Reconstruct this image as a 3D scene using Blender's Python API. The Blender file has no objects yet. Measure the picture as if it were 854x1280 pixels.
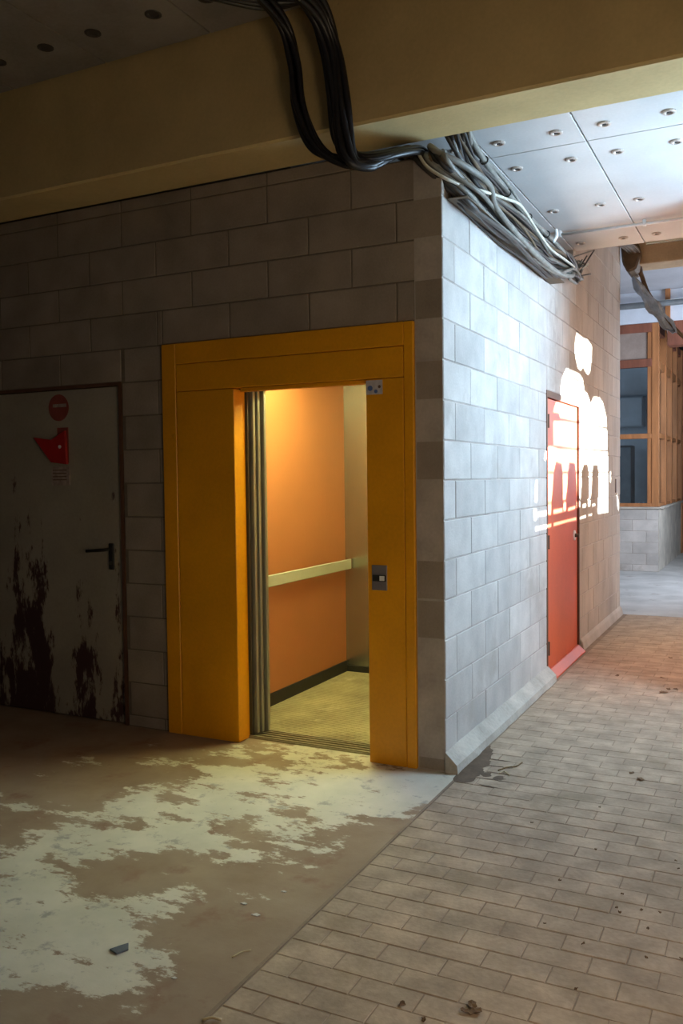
import bpy, bmesh, math, random
from mathutils import Vector, Matrix, noise
from mathutils.geometry import tessellate_polygon
random.seed(7)
S = bpy.context.scene
C = S.collection
# ------------------------------------------------------------------ camera
F_PX, YAW, PITCH, ROLL = 1092.65, -0.4622, -0.0399, -0.0117
CAM = Vector((1.4791, -4.1160, 1.4912))
fw = Vector((math.sin(YAW)*math.cos(PITCH), math.cos(YAW)*math.cos(PITCH), math.sin(PITCH)))
rt = fw.cross(Vector((0, 0, 1))).normalized(); up = rt.cross(fw)
rt, up = rt*math.cos(ROLL)+up*math.sin(ROLL), -rt*math.sin(ROLL)+up*math.cos(ROLL)
cd = bpy.data.cameras.new('camera'); co = bpy.data.objects.new('camera', cd); C.objects.link(co)
m = Matrix((rt, up, -fw)).transposed().to_4x4(); m.translation = CAM
co.matrix_world = m
cd.sensor_width = 36; cd.lens = F_PX/1280*36; cd.clip_start = 0.05; cd.clip_end = 100
S.camera = co
# ------------------------------------------------------------------ world, sun, added fill lamps, exposure
S.view_settings.view_transform = 'Standard'; S.view_settings.look = 'None'
S.view_settings.gamma = 1; S.view_settings.exposure = 0.0
S.view_settings.use_curve_mapping = False
W = bpy.data.worlds.new('world'); S.world = W; W.use_nodes = True
W.node_tree.nodes['Background'].inputs[0].default_value = (0.75, 0.8, 0.9, 1)
W.node_tree.nodes['Background'].inputs[1].default_value = 0.02
SUN_D = Vector((-1, -0.5, -0.22)).normalized()
def light(name, kind, loc, direction, energy, color, sx=1, sy=1, spread=180):
    l = bpy.data.lights.new(name, kind); o = bpy.data.objects.new(name, l); C.objects.link(o)
    o.location = loc; o.rotation_euler = Vector(direction).to_track_quat('-Z', 'Y').to_euler()
    l.energy = energy; l.color = color
    if kind == 'AREA':
        l.shape = 'RECTANGLE'; l.size = sx; l.size_y = sy; l.spread = math.radians(spread)
    return o
s = light('sun', 'SUN', (8, 6, 4), SUN_D, 55, (0.94, 1.0, 0.95)); s.data.angle = math.radians(0.53)
light('fill_cool', 'AREA', (2.3, 1.3, 2.35), (-1, -0.12, 0.12), 136, (0.50, 0.75, 1.0), 1.1, 1.2)  # added lamp standing in for cool daylight from the right
light('fill_warm', 'AREA', (2.3, 3.7, 1.8), (-1, 0.0, -0.45), 44, (1.0, 0.62, 0.36), 1.6, 1.6)  # added lamp standing in for warm sunlight bounce
light('fill_behind', 'AREA', (2.25, -2.5, 1.3), (-0.8, 1, -0.12), 28, (1.0, 0.76, 0.50), 1.2, 1.2)  # added fill for the floor and lift wall
light('fill_far', 'AREA', (2.3, 8.0, 2.2), (-1, 0.1, -0.1), 240, (0.72, 0.83, 1.0), 2.2, 1.8)  # added bluish fill for the kiosk and far floor
light('fill_room', 'AREA', (-3.4, 11.4, 2.4), (1, 0.1, -0.2), 65, (0.75, 0.86, 1.0), 1.4, 1.4)  # added lamp brightening the kiosk interior

# ------------------------------------------------------------------ materials
def mat(name, col, rough=0.8, metal=0, var=0.12, scale=6, spots=None, bump=0.15, objvar=0.0, fine=60,
        spot_scale=3, spot_th=0.62, spot_soft=0.04, stretch=(1, 1, 1), emit=None, coat=0):
    mt = bpy.data.materials.new(name); mt.use_nodes = True
    n, l = mt.node_tree.nodes, mt.node_tree.links
    b = n['Principled BSDF']; b.inputs['Roughness'].default_value = rough; b.inputs['Metallic'].default_value = metal
    if coat: b.inputs['Coat Weight'].default_value = coat
    geo = n.new('ShaderNodeNewGeometry')
    mp = n.new('ShaderNodeMapping'); mp.inputs['Scale'].default_value = stretch
    l.new(geo.outputs['Position'], mp.inputs['Vector'])
    nz = n.new('ShaderNodeTexNoise'); nz.inputs['Scale'].default_value = scale; nz.inputs['Detail'].default_value = 5
    l.new(mp.outputs[0], nz.inputs['Vector'])
    nf = n.new('ShaderNodeTexNoise'); nf.inputs['Scale'].default_value = fine; nf.inputs['Detail'].default_value = 3
    l.new(mp.outputs[0], nf.inputs['Vector'])
    add = n.new('ShaderNodeMath'); add.operation = 'MULTIPLY_ADD'; add.inputs[1].default_value = 0.35
    l.new(nf.outputs[0], add.inputs[0]); l.new(nz.outputs[0], add.inputs[2])
    mr = n.new('ShaderNodeMapRange'); mr.inputs[1].default_value = 0.45; mr.inputs[2].default_value = 0.9
    mr.inputs[3].default_value = 1-var; mr.inputs[4].default_value = 1+var
    l.new(add.outputs[0], mr.inputs[0])
    fac = mr.outputs[0]
    if objvar:
        oi = n.new('ShaderNodeObjectInfo'); m2 = n.new('ShaderNodeMapRange')
        m2.inputs[3].default_value = 1-objvar; m2.inputs[4].default_value = 1+objvar
        l.new(oi.outputs['Random'], m2.inputs[0])
        mm = n.new('ShaderNodeMath'); mm.operation = 'MULTIPLY'; l.new(fac, mm.inputs[0]); l.new(m2.outputs[0], mm.inputs[1]); fac = mm.outputs[0]
    vm = n.new('ShaderNodeVectorMath'); vm.operation = 'SCALE'; vm.inputs[0].default_value = col[:3]
    l.new(fac, vm.inputs['Scale'])
    out = vm.outputs[0]
    if spots:
        ns = n.new('ShaderNodeTexNoise'); ns.inputs['Scale'].default_value = spot_scale; ns.inputs['Detail'].default_value = 8
        ns.inputs['Roughness'].default_value = 0.65
        l.new(mp.outputs[0], ns.inputs['Vector'])
        r = n.new('ShaderNodeMapRange'); r.inputs[1].default_value = spot_th; r.inputs[2].default_value = spot_th+spot_soft
        l.new(ns.outputs[0], r.inputs[0])
        mx = n.new('ShaderNodeMix'); mx.data_type = 'RGBA'; l.new(r.outputs[0], mx.inputs[0])
        l.new(out, mx.inputs[6]); mx.inputs[7].default_value = (*spots, 1); out = mx.outputs[2]
    l.new(out, b.inputs['Base Color'])
    if emit:
        b.inputs['Emission Color'].default_value = (*emit[0], 1); b.inputs['Emission Strength'].default_value = emit[1]
    if bump:
        bp_ = n.new('ShaderNodeBump'); bp_.inputs['Strength'].default_value = bump; bp_.inputs['Distance'].default_value = 0.01
        l.new(add.outputs[0], bp_.inputs['Height']); l.new(bp_.outputs[0], b.inputs['Normal'])
    return mt
M = {}
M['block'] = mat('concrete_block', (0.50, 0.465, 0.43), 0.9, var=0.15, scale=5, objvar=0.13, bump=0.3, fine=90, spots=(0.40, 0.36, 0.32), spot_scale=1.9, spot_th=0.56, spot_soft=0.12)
M['block_dark'] = mat('dark_block', (0.30, 0.25, 0.205), 0.9, var=0.2, scale=4, objvar=0.07, bump=0.3, fine=90)  # darker, browner block tone for the lift wall
M['block_warmlit'] = mat('warmlit_block', (0.43, 0.365, 0.305), 0.9, var=0.2, scale=3, objvar=0.06, bump=0.3, fine=90, stretch=(1, 1, .5))  # block tone with the warm light put into its colour
M['mortar'] = mat('mortar', (0.17, 0.14, 0.11), 0.95, var=0.2, bump=0.3)
M['mortar_light'] = mat('mortar_light', (0.42, 0.37, 0.33), 0.95, var=0.2, bump=0.3)
M['plinth'] = mat('plinth_render', (0.46, 0.42, 0.36), 0.9, var=0.25, scale=4, bump=0.4)
M['beam'] = mat('painted_concrete', (0.64, 0.48, 0.22), 0.85, var=0.12, scale=2.5, spots=(0.30, 0.21, 0.12), spot_scale=2.2, spot_th=0.66, bump=0.2)
M['beam2'] = mat('raw_concrete_brown', (0.46, 0.33, 0.2), 0.9, var=0.2, scale=3, bump=0.3)
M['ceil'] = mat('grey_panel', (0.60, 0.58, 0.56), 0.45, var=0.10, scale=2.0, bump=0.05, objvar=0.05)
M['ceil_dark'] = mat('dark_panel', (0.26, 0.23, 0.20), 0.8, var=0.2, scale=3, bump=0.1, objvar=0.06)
M['ceil_far'] = mat('far_ceiling', (0.36, 0.36, 0.38), 0.8, var=0.15, scale=1.5, bump=0.1)
M['bolt'] = mat('bolt_rim', (0.52, 0.44, 0.38), 0.45, metal=0.3, var=0.3, scale=20, bump=0.1)
M['bolt_dark'] = mat('bolt_hole', (0.05, 0.04, 0.035), 0.8, var=0.1)
M['yellow'] = mat('yellow_paint', (0.80, 0.345, 0.003), 0.42, var=0.13, scale=2.2, spots=(0.40, 0.17, 0.01), spot_scale=2.6, spot_th=0.66, spot_soft=0.12, bump=0.1)
M['steel'] = mat('brushed_steel', (0.46, 0.47, 0.40), 0.27, metal=0.9, var=0.08, scale=4, fine=140, stretch=(1, 1, 0.05), bump=0.02)
M['leaf_steel'] = mat('satin_door_steel', (0.40, 0.40, 0.31), 0.45, metal=0.6, var=0.05, scale=2, fine=8, bump=0)
M['steel_dark'] = mat('dark_steel', (0.10, 0.095, 0.07), 0.5, metal=0.5, var=0.1, bump=0.02)
M['sill'] = mat('grooved_alloy', (0.42, 0.38, 0.26), 0.45, metal=0.6, var=0.2, scale=8, bump=0.1)
M['orange'] = mat('orange_laminate', (0.45, 0.165, 0.055), 0.5, var=0.06, scale=2, fine=200, bump=0.04)
M['rail'] = mat('handrail_alloy', (0.50, 0.52, 0.40), 0.5, metal=0.2, var=0.05, bump=0.02)
M['carfloor'] = mat('car_floor', (0.36, 0.31, 0.17), 0.6, var=0.35, scale=3.5, spots=(0.52, 0.46, 0.28), spot_scale=4, spot_th=0.58, spot_soft=0.1, bump=0.15)
M['black'] = mat('black_rubber', (0.02, 0.018, 0.016), 0.6, var=0.2, bump=0.05)
M['lamp'] = mat('lamp_diffuser', (0.9, 0.9, 0.8), 0.5, emit=((1.0, 1.0, 0.44), 46), bump=0)
M['red'] = mat('red_paint', (0.58, 0.095, 0.03), 0.45, var=0.14, scale=2, bump=0.08)
M['frame_dark'] = mat('dark_frame', (0.12, 0.055, 0.03), 0.6, var=0.2, bump=0.1)
M['wood'] = mat('varnished_wood', (0.40, 0.165, 0.06), 0.5, var=0.25, scale=5, stretch=(3, 3, 0.35), bump=0.1)
M['wood_dark'] = mat('red_brown_wood', (0.24, 0.085, 0.05), 0.5, var=0.25, scale=5, stretch=(3, 3, 0.35), bump=0.1)
M['wood_panel'] = mat('faded_panel', (0.33, 0.26, 0.22), 0.6, var=0.2, scale=4, bump=0.1)
M['whiteboard'] = mat('pale_board', (0.70, 0.76, 0.84), 0.7, var=0.06, bump=0.05)
M['conduit'] = mat('white_conduit', (0.78, 0.78, 0.76), 0.4, var=0.1, bump=0)
M['pipe'] = mat('grey_pipe', (0.20, 0.22, 0.23), 0.5, metal=0.3, var=0.2, bump=0)
M['cable_black'] = mat('black_cable', (0.014, 0.012, 0.012), 0.38, var=0.2, bump=0)
M['cable_grey'] = mat('grey_cable', (0.20, 0.19, 0.165), 0.5, var=0.3, scale=14, bump=0.05)
M['cable_light'] = mat('pale_cable', (0.60, 0.57, 0.47), 0.5, var=0.25, scale=14, bump=0)
M['cable_brown'] = mat('brown_cable', (0.115, 0.075, 0.04), 0.6, var=0.3, scale=14, bump=0)
M['cable_dark'] = mat('dark_cable', (0.05, 0.042, 0.036), 0.5, var=0.3, scale=14, bump=0)
M['white'] = mat('white_plastic', (0.8, 0.8, 0.78), 0.5, var=0.05, bump=0)
M['signred'] = mat('sign_red', (0.42, 0.012, 0.01), 0.5, var=0.15, scale=8, bump=0)
M['signred_faded'] = mat('faded_red', (0.27, 0.06, 0.045), 0.6, var=0.2, scale=12, bump=0)
M['signpale'] = mat('faded_label', (0.38, 0.30, 0.26), 0.7, var=0.25, scale=30, bump=0)
M['paper'] = mat('sticker_paper', (0.55, 0.52, 0.54), 0.6, var=0.15, scale=40, bump=0)
M['ink_blue'] = mat('sticker_blue', (0.10, 0.16, 0.38), 0.6, bump=0)
M['ink_dark'] = mat('sticker_dark', (0.14, 0.08, 0.06), 0.6, bump=0)
M['plate'] = mat('call_plate', (0.30, 0.27, 0.29), 0.4, metal=0.5, var=0.05, bump=0)
M['leaf'] = mat('dry_leaf', (0.14, 0.075, 0.03), 0.8, var=0.3, scale=30, bump=0.1)
M['twig'] = mat('twig_bark', (0.22, 0.14, 0.06), 0.8, var=0.3, scale=30, bump=0.1)
M['scrap'] = mat('blue_grey_scrap', (0.10, 0.12, 0.15), 0.6, var=0.1, bump=0)
M['straw'] = mat('pale_straw', (0.50, 0.40, 0.24), 0.8, var=0.2, bump=0)
M['chip'] = mat('pale_chip', (0.60, 0.58, 0.54), 0.8, var=0.2, bump=0)
M['sheet'] = mat('grey_sheet', (0.36, 0.42, 0.50), 0.35, var=0.3, scale=10, bump=0.3)
M['moss'] = mat('damp_stain', (0.12, 0.08, 0.05), 0.9, var=0.25, scale=12, bump=0.1)
M['darkwall'] = mat('dark_wall', (0.09, 0.08, 0.08), 0.9, var=0.2, bump=0.1)
M['room_wall'] = mat('room_plaster', (0.34, 0.36, 0.38), 0.9, var=0.1, bump=0.1)
M['outer'] = mat('outer_render', (0.40, 0.35, 0.30), 0.9, var=0.1, bump=0.1)
M['farfloor'] = None
def glass():
    mt = bpy.data.materials.new('window_glass'); mt.use_nodes = True
    n, l = mt.node_tree.nodes, mt.node_tree.links
    n.remove(n['Principled BSDF'])
    t = n.new('ShaderNodeBsdfTransparent'); t.inputs[0].default_value = (0.72, 0.8, 0.85, 1)
    g = n.new('ShaderNodeBsdfGlossy'); g.inputs['Roughness'].default_value = 0.03; g.inputs[0].default_value = (0.9, 0.95, 1, 1)
    fr = n.new('ShaderNodeFresnel'); fr.inputs[0].default_value = 1.6
    mx = n.new('ShaderNodeMixShader'); l.new(fr.outputs[0], mx.inputs[0]); l.new(t.outputs[0], mx.inputs[1]); l.new(g.outputs[0], mx.inputs[2])
    l.new(mx.outputs[0], n['Material Output'].inputs['Surface'])
    return mt
M['glass'] = glass()
def rust_door():
    """grey-green enamel with rust eaten up from the foot in vertical runs"""
    mt = mat('rusty_enamel', (0.36, 0.325, 0.26), 0.5, var=0.15, scale=2, bump=0.1)
    n, l = mt.node_tree.nodes, mt.node_tree.links; b = n['Principled BSDF']
    src = b.inputs['Base Color'].links[0].from_socket
    g = n.new('ShaderNodeNewGeometry'); sep = n.new('ShaderNodeSeparateXYZ'); l.new(g.outputs['Position'], sep.inputs[0])
    mp = n.new('ShaderNodeMapping'); mp.inputs['Scale'].default_value = (1, 1, 0.32); l.new(g.outputs['Position'], mp.inputs[0])
    n1 = n.new('ShaderNodeTexNoise'); n1.inputs['Scale'].default_value = 13; n1.inputs['Detail'].default_value = 9; n1.inputs['Roughness'].default_value = .72; l.new(mp.outputs[0], n1.inputs[0])
    mp2 = n.new('ShaderNodeMapping'); mp2.inputs['Scale'].default_value = (1, 1, 0.06); mp2.inputs['Location'].default_value = (0.28, 0, 0); l.new(g.outputs['Position'], mp2.inputs[0])
    n2 = n.new('ShaderNodeTexNoise'); n2.inputs['Scale'].default_value = 5.5; n2.inputs['Detail'].default_value = 1; l.new(mp2.outputs[0], n2.inputs[0])
    hz = n.new('ShaderNodeMapRange'); hz.inputs[1].default_value = 0; hz.inputs[2].default_value = 1.7; hz.inputs[3].default_value = 0.24; hz.inputs[4].default_value = -0.12
    l.new(sep.outputs[2], hz.inputs[0])
    xz = n.new('ShaderNodeMapRange'); xz.inputs[1].default_value = -3.1; xz.inputs[2].default_value = -2.2; xz.inputs[3].default_value = 0.07; xz.inputs[4].default_value = -0.05
    l.new(sep.outputs[0], xz.inputs[0])
    a = n.new('ShaderNodeMath'); a.operation = 'ADD'; l.new(hz.outputs[0], a.inputs[0]); l.new(xz.outputs[0], a.inputs[1])
    c = n.new('ShaderNodeMath'); c.operation = 'MULTIPLY_ADD'; c.inputs[1].default_value = 0.75; l.new(n2.outputs[0], c.inputs[0]); l.new(a.outputs[0], c.inputs[2])
    d = n.new('ShaderNodeMath'); d.operation = 'ADD'; l.new(c.outputs[0], d.inputs[0]); l.new(n1.outputs[0], d.inputs[1])
    r = n.new('ShaderNodeMapRange'); r.inputs[1].default_value = 1.03; r.inputs[2].default_value = 1.09; l.new(d.outputs[0], r.inputs[0])
    mx = n.new('ShaderNodeMix'); mx.data_type = 'RGBA'; l.new(r.outputs[0], mx.inputs[0]); l.new(src, mx.inputs[6]); mx.inputs[7].default_value = (0.065, 0.03, 0.03, 1)
    l.new(mx.outputs[2], b.inputs['Base Color'])
    return mt
M['rustdoor'] = rust_door()
def floor_mat():
    """brown-grey screed; old white paint flaked off (attribute 'paint' says how much survives where)"""
    mt = bpy.data.materials.new('flaking_floor_paint'); mt.use_nodes = True
    n, l = mt.node_tree.nodes, mt.node_tree.links; b = n['Principled BSDF']; b.inputs['Roughness'].default_value = 0.75
    g = n.new('ShaderNodeNewGeometry')
    at = n.new('ShaderNodeAttribute'); at.attribute_name = 'paint'
    def nz(sc, det=6, ro=.6, stretch=(1, 1, 1)):
        mp = n.new('ShaderNodeMapping'); mp.inputs['Scale'].default_value = stretch; l.new(g.outputs['Position'], mp.inputs[0])
        t = n.new('ShaderNodeTexNoise'); t.inputs['Scale'].default_value = sc; t.inputs['Detail'].default_value = det; t.inputs['Roughness'].default_value = ro
        l.new(mp.outputs[0], t.inputs[0]); return t.outputs[0]
    def rng(x, a, b_, c, d):
        r = n.new('ShaderNodeMapRange'); l.new(x, r.inputs[0])
        for i, v in enumerate((a, b_, c, d)): r.inputs[i+1].default_value = v
        return r.outputs[0]
    def mix(f, a, c):
        mx = n.new('ShaderNodeMix'); mx.data_type = 'RGBA'; l.new(f, mx.inputs[0])
        for k, v in ((6, a), (7, c)):
            if isinstance(v, tuple): mx.inputs[k].default_value = (*v, 1)
            else: l.new(v, mx.inputs[k])
        return mx.outputs[2]
    bare = mix(rng(nz(2.2), .35, .65, 0, 1), (0.27, 0.18, 0.115), (0.36, 0.265, 0.185))
    bare = mix(rng(nz(5, 8), .56, .68, 0, .8), bare, (0.25, 0.13, 0.085))
    paint = mix(rng(nz(3.5), .35, .65, 0, 1), (0.68, 0.62, 0.51), (0.56, 0.52, 0.42))
    paint = mix(rng(nz(9, 9, .7), .56, .64, 0, .8), paint, (0.33, 0.30, 0.27))
    ad = n.new('ShaderNodeMath'); ad.operation = 'MULTIPLY_ADD'; ad.inputs[1].default_value = 3.0
    l.new(nz(3.6, 12, .72, (0.8, 1.5, 1)), ad.inputs[0]); l.new(at.outputs['Fac'], ad.inputs[2])
    f = rng(ad.outputs[0], 1.93, 2.03, 0, 1)
    col = mix(f, bare, paint)
    l.new(col, b.inputs['Base Color'])
    bm_ = n.new('ShaderNodeBump'); bm_.inputs['Strength'].default_value = .25; bm_.inputs['Distance'].default_value = .006
    l.new(ad.outputs[0], bm_.inputs['Height']); l.new(bm_.outputs[0], b.inputs['Normal'])
    return mt
M['floor'] = floor_mat()
M['farfloor'] = mat('worn_screed', (0.46, 0.45, 0.43), 0.8, var=0.2, scale=2.5, spots=(0.28, 0.25, 0.22), spot_scale=3, spot_th=0.6, spot_soft=0.08, bump=0.2)
M['paver'] = mat('paver', (0.40, 0.305, 0.215), 0.88, var=0.26, scale=7, objvar=0.06, bump=0.5, fine=55, spots=(0.29, 0.22, 0.145), spot_scale=2.4, spot_th=0.56, spot_soft=0.14)
M['sand'] = mat('joint_sand', (0.27, 0.20, 0.14), 0.95, var=0.2, bump=0.3)

# ------------------------------------------------------------------ mesh helpers
class MB:
    def __init__(s): s.v, s.f = [], []
    def add(s, vs, fs):
        o = len(s.v); s.v += [tuple(p) for p in vs]; s.f += [tuple(i+o for i in f) for f in fs]; return s
    def box(s, a, b):
        (x0, y0, z0), (x1, y1, z1) = a, b
        x0, x1 = sorted((x0, x1)); y0, y1 = sorted((y0, y1)); z0, z1 = sorted((z0, z1))
        return s.add([(x0,y0,z0),(x1,y0,z0),(x1,y1,z0),(x0,y1,z0),(x0,y0,z1),(x1,y0,z1),(x1,y1,z1),(x0,y1,z1)],
                     [(0,3,2,1),(4,5,6,7),(0,1,5,4),(1,2,6,5),(2,3,7,6),(3,0,4,7)])
    def prism(s, poly, axis, a, b):
        """poly: 2-D outline in the other two axes (order x,y,z), extruded a..b along axis"""
        n = len(poly); vs = []
        for w in (a, b):
            for p in poly:
                q = list(p); q.insert(axis, w); vs.append(q)
        tri = tessellate_polygon([[Vector((p[0], p[1], 0)) for p in poly]])
        fs = [tuple(t) for t in tri]+[tuple(i+n for i in reversed(t)) for t in tri]
        fs += [(i, (i+1) % n, (i+1) % n+n, i+n) for i in range(n)]
        return s.add(vs, fs)
    def cyl(s, p0, p1, r, n=16, r1=None):
        p0, p1 = Vector(p0), Vector(p1); d = (p1-p0).normalized(); r1 = r if r1 is None else r1
        a = d.orthogonal().normalized(); b = d.cross(a); vs = []
        for p, rr in ((p0, r), (p1, r1)):
            vs += [p+(a*math.cos(t)+b*math.sin(t))*rr for t in [2*math.pi*i/n for i in range(n)]]
        return s.add(vs, [(i, (i+1) % n, (i+1) % n+n, i+n) for i in range(n)]+[tuple(range(n-1, -1, -1)), tuple(range(n, 2*n))])
    def tube(s, pts, r, n=8):
        pts = [Vector(p) for p in pts]; vs = []
        a = None
        for i, p in enumerate(pts):
            d = (pts[min(i+1, len(pts)-1)]-pts[max(i-1, 0)]).normalized()
            a = d.orthogonal().normalized() if a is None else (a-d*a.dot(d)).normalized()
            b = d.cross(a)
            vs += [p+(a*math.cos(2*math.pi*k/n)+b*math.sin(2*math.pi*k/n))*r for k in range(n)]
        fs = []
        for i in range(len(pts)-1):
            fs += [(i*n+k, i*n+(k+1) % n, (i+1)*n+(k+1) % n, (i+1)*n+k) for k in range(n)]
        L = (len(pts)-1)*n
        fs += [tuple(range(n-1, -1, -1)), tuple(range(L, L+n))]
        return s.add(vs, fs)
    def mesh(s, name, mt, smooth=False, bevel=0):
        me = bpy.data.meshes.new(name); me.from_pydata(s.v, [], s.f)
        bm = bmesh.new(); bm.from_mesh(me); bmesh.ops.recalc_face_normals(bm, faces=bm.faces)
        if bevel: bmesh.ops.bevel(bm, geom=bm.edges[:], offset=bevel, segments=1, affect='EDGES')
        bm.to_mesh(me); bm.free()
        me.materials.append(mt)
        if smooth: me.polygons.foreach_set('use_smooth', [True]*len(me.polygons))
        return me
    def obj(s, name, mt, parent=None, smooth=False, bevel=0, **kw):
        return link(name, s.mesh(name, mt, smooth, bevel), parent, **kw)
def link(name, me, parent=None, **kw):
    o = bpy.data.objects.new(name, me); C.objects.link(o)
    if parent is not None: o.parent = parent
    for k, v in kw.items(): o[k] = v
    return o
def thing(name, label, cat, loc=(0, 0, 0), **kw):
    o = link(name, None, label=label, category=cat, **kw); o.location = loc; return o
def struct(name, label=None, cat=None, me=None):
    o = link(name, me, kind='structure')
    if label: o['label'] = label
    if cat: o['category'] = cat
    return o
def catmull(P, n=8):
    P = [Vector(p) for p in P]; P = [P[0]*2-P[1]]+P+[P[-1]*2-P[-2]]; out = []
    for i in range(1, len(P)-2):
        for k in range(n):
            t = k/n; a, b, c, d = P[i-1:i+3]
            out.append(0.5*((2*b)+(c-a)*t+(2*a-5*b+4*c-d)*t*t+(3*b-a-3*c+d)*t**3))
    out.append(P[-2]); return out

# ------------------------------------------------------------------ block walls
Z0, ROW, MOD, J = 0.069, 0.2, 0.504, 0.0036
_bm = {}
def block_mesh(w, h, facing, mt):
    key = (round(w, 3), round(h, 3), facing, mt.name)
    if key not in _bm:
        b = MB()
        if facing == 'x': b.box((-0.05, J, J), (0, w-J, h-J))
        elif facing == 'c': b.box((-0.05, 0.003, J), (0, w-J, h-J))
        elif facing == 'd': b.box((J, 0.0, J), (w-0.004, 0.05, h-J))
        else: b.box((J, 0, J), (w-J, 0.05, h-J))
        _bm[key] = b.mesh('block', mt, bevel=0.003)
    return _bm[key]
def lay(parent, facing, rows, first, lo, hi, holes, matf, base=0.0, flip=False):
    """courses of blocks on x=0 (facing 'x', running along y) or y=0 (facing 'y', running along -x)"""
    for k in rows:
        z = 0.0 if k < 0 else Z0+ROW*k
        h = Z0 if k < 0 else ROW
        st = first[k % 2]
        cuts = [lo]; c = st
        while c < hi-0.02:
            if c > lo+0.02: cuts.append(c)
            c += MOD
        cuts.append(hi)
        for a, b in zip(cuts, cuts[1:]):
            segs = [(a, b, z, z+h)]
            for (ha, hb, za, zb) in holes:
                nxt = []
                for (p, q, u, v) in segs:
                    if q <= ha or p >= hb or v <= za+1e-4 or u >= zb-1e-4: nxt.append((p, q, u, v)); continue
                    if p < ha: nxt.append((p, ha, u, v))
                    if q > hb: nxt.append((hb, q, u, v))
                    if v > zb: nxt.append((max(p, ha), min(q, hb), zb, v))
                segs = nxt
            for (p, q, u, v) in segs:
                if q-p < 0.03 or v-u < 0.03: continue
                me = block_mesh(q-p, v-u, 'c' if facing == 'x' and p == 0 else 'd' if facing == 'y' and p == 0 else facing, matf(p, u))
                o = link('block', me, parent)
                jit = random.uniform(-0.0015, 0.0015)
                if facing == 'x': o.location = (base+jit, p, u)
                else: o.location = (-q, base+jit, u)

# front wall (holds steel door and lift)
LIFT = (0.15, 1.72, 0, 2.27); STEEL = (2.03, 3.17, 0, 2.075)
b = MB()
def slab_y(x0, x1, z0, z1): b.box((x0, 0.004, z0), (x1, 0.15, z1))
slab_y(-4.6, -0.50, 3.07, 3.14); slab_y(-4.6, -3.17, 0, 3.07); slab_y(-3.17, -2.03, 2.075, 3.07); slab_y(-2.03, -1.72, 0, 3.07)
slab_y(-1.72, -0.15, 2.27, 3.07); slab_y(-0.15, -0.012, 0, 3.07)
wl = struct('wall_left', 'dark grey concrete block wall around the yellow lift doorway', None, b.mesh('wall_left', M['mortar']))
lay(wl, 'y', range(-1, 15), {0: 0.498-0.504+0.504, 1: 0.246}, 0.0, 4.6, [LIFT, STEEL], lambda p, u: M['block_dark'])
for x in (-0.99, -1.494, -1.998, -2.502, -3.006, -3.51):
    link('block', block_mesh(0.504, 0.071, 'y', M['block_dark']), wl).location = (x-0.01, 0, 3.069)
# side wall
RED = (2.165, 3.335, 0, 2.10)
b = MB()
def slab_x(y0, y1, z0, z1): b.box((-0.15, y0, z0), (-0.004, y1, z1))
slab_x(0.0, 2.165, 0, 3.07); slab_x(2.165, 3.335, 2.10, 3.07); slab_x(3.335, 5.45, 0, 4.27); slab_x(3.1, 3.335, 2.10, 4.27)
b.box((-4.6, 0.15, 3.0), (-0.15, 5.45, 3.07))
b.box((-4.6, 5.3, 0), (-0.15, 5.45, 4.27))
wr = struct('wall_right', 'pale concrete block wall with the red door and the patch of sun', None, b.mesh('wall_right', M['mortar_light']))
def mside(p, u): return M['block'] if p < 2.6+0.25*math.sin(u*3) else M['block_warmlit']  # painted warm-lit tone takes over past this wavy edge
lay(wr, 'x', range(-1, 15), {0: 0.175, 1: 0.427}, 0.0, 5.45, [RED], mside)
lay(wr, 'x', range(15, 21), {0: 0.175, 1: 0.427}, 3.1, 5.45, [], mside)
# plinth fillets at the foot of the side wall
pl = MB()
P0 = [(0, 0.105), (0.022, 0.085), (0.062, 0.045), (0.066, 0.0), (0, 0)]
n = 26; vs = []
for i in range(n+1):
    y = -0.012+2.19*i/n; w = 0 if i in (0, n) else 1
    for (x, z) in P0:
        d = noise.noise(Vector((x*20, y*7, z*20)))*0.007
        vs.append((max(x+d*w*(x > 0), 0) if x > 0 else x, y, max(z+d*w*(z > 0), 0)))
fs = []
for i in range(n):
    for k in range(5): fs.append((i*5+k, i*5+(k+1) % 5, (i+1)*5+(k+1) % 5, (i+1)*5+k))
fs += [(4, 3, 2, 1, 0), tuple(n*5+k for k in range(5))]
pl.add(vs, fs)
bs = pl.obj('baseboard_right', M['plinth']); bs['kind'] = 'structure'; bs['label'] = 'sloping cement plinth along the foot of the pale block wall'
p2 = MB().prism([(0, 0.10), (0.02, 0.07), (0.035, 0.0), (0, 0)], 1, 3.36, 5.45)
o = p2.obj('baseboard_far', M['block_warmlit'], bevel=0.004); o['kind'] = 'structure'

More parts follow.
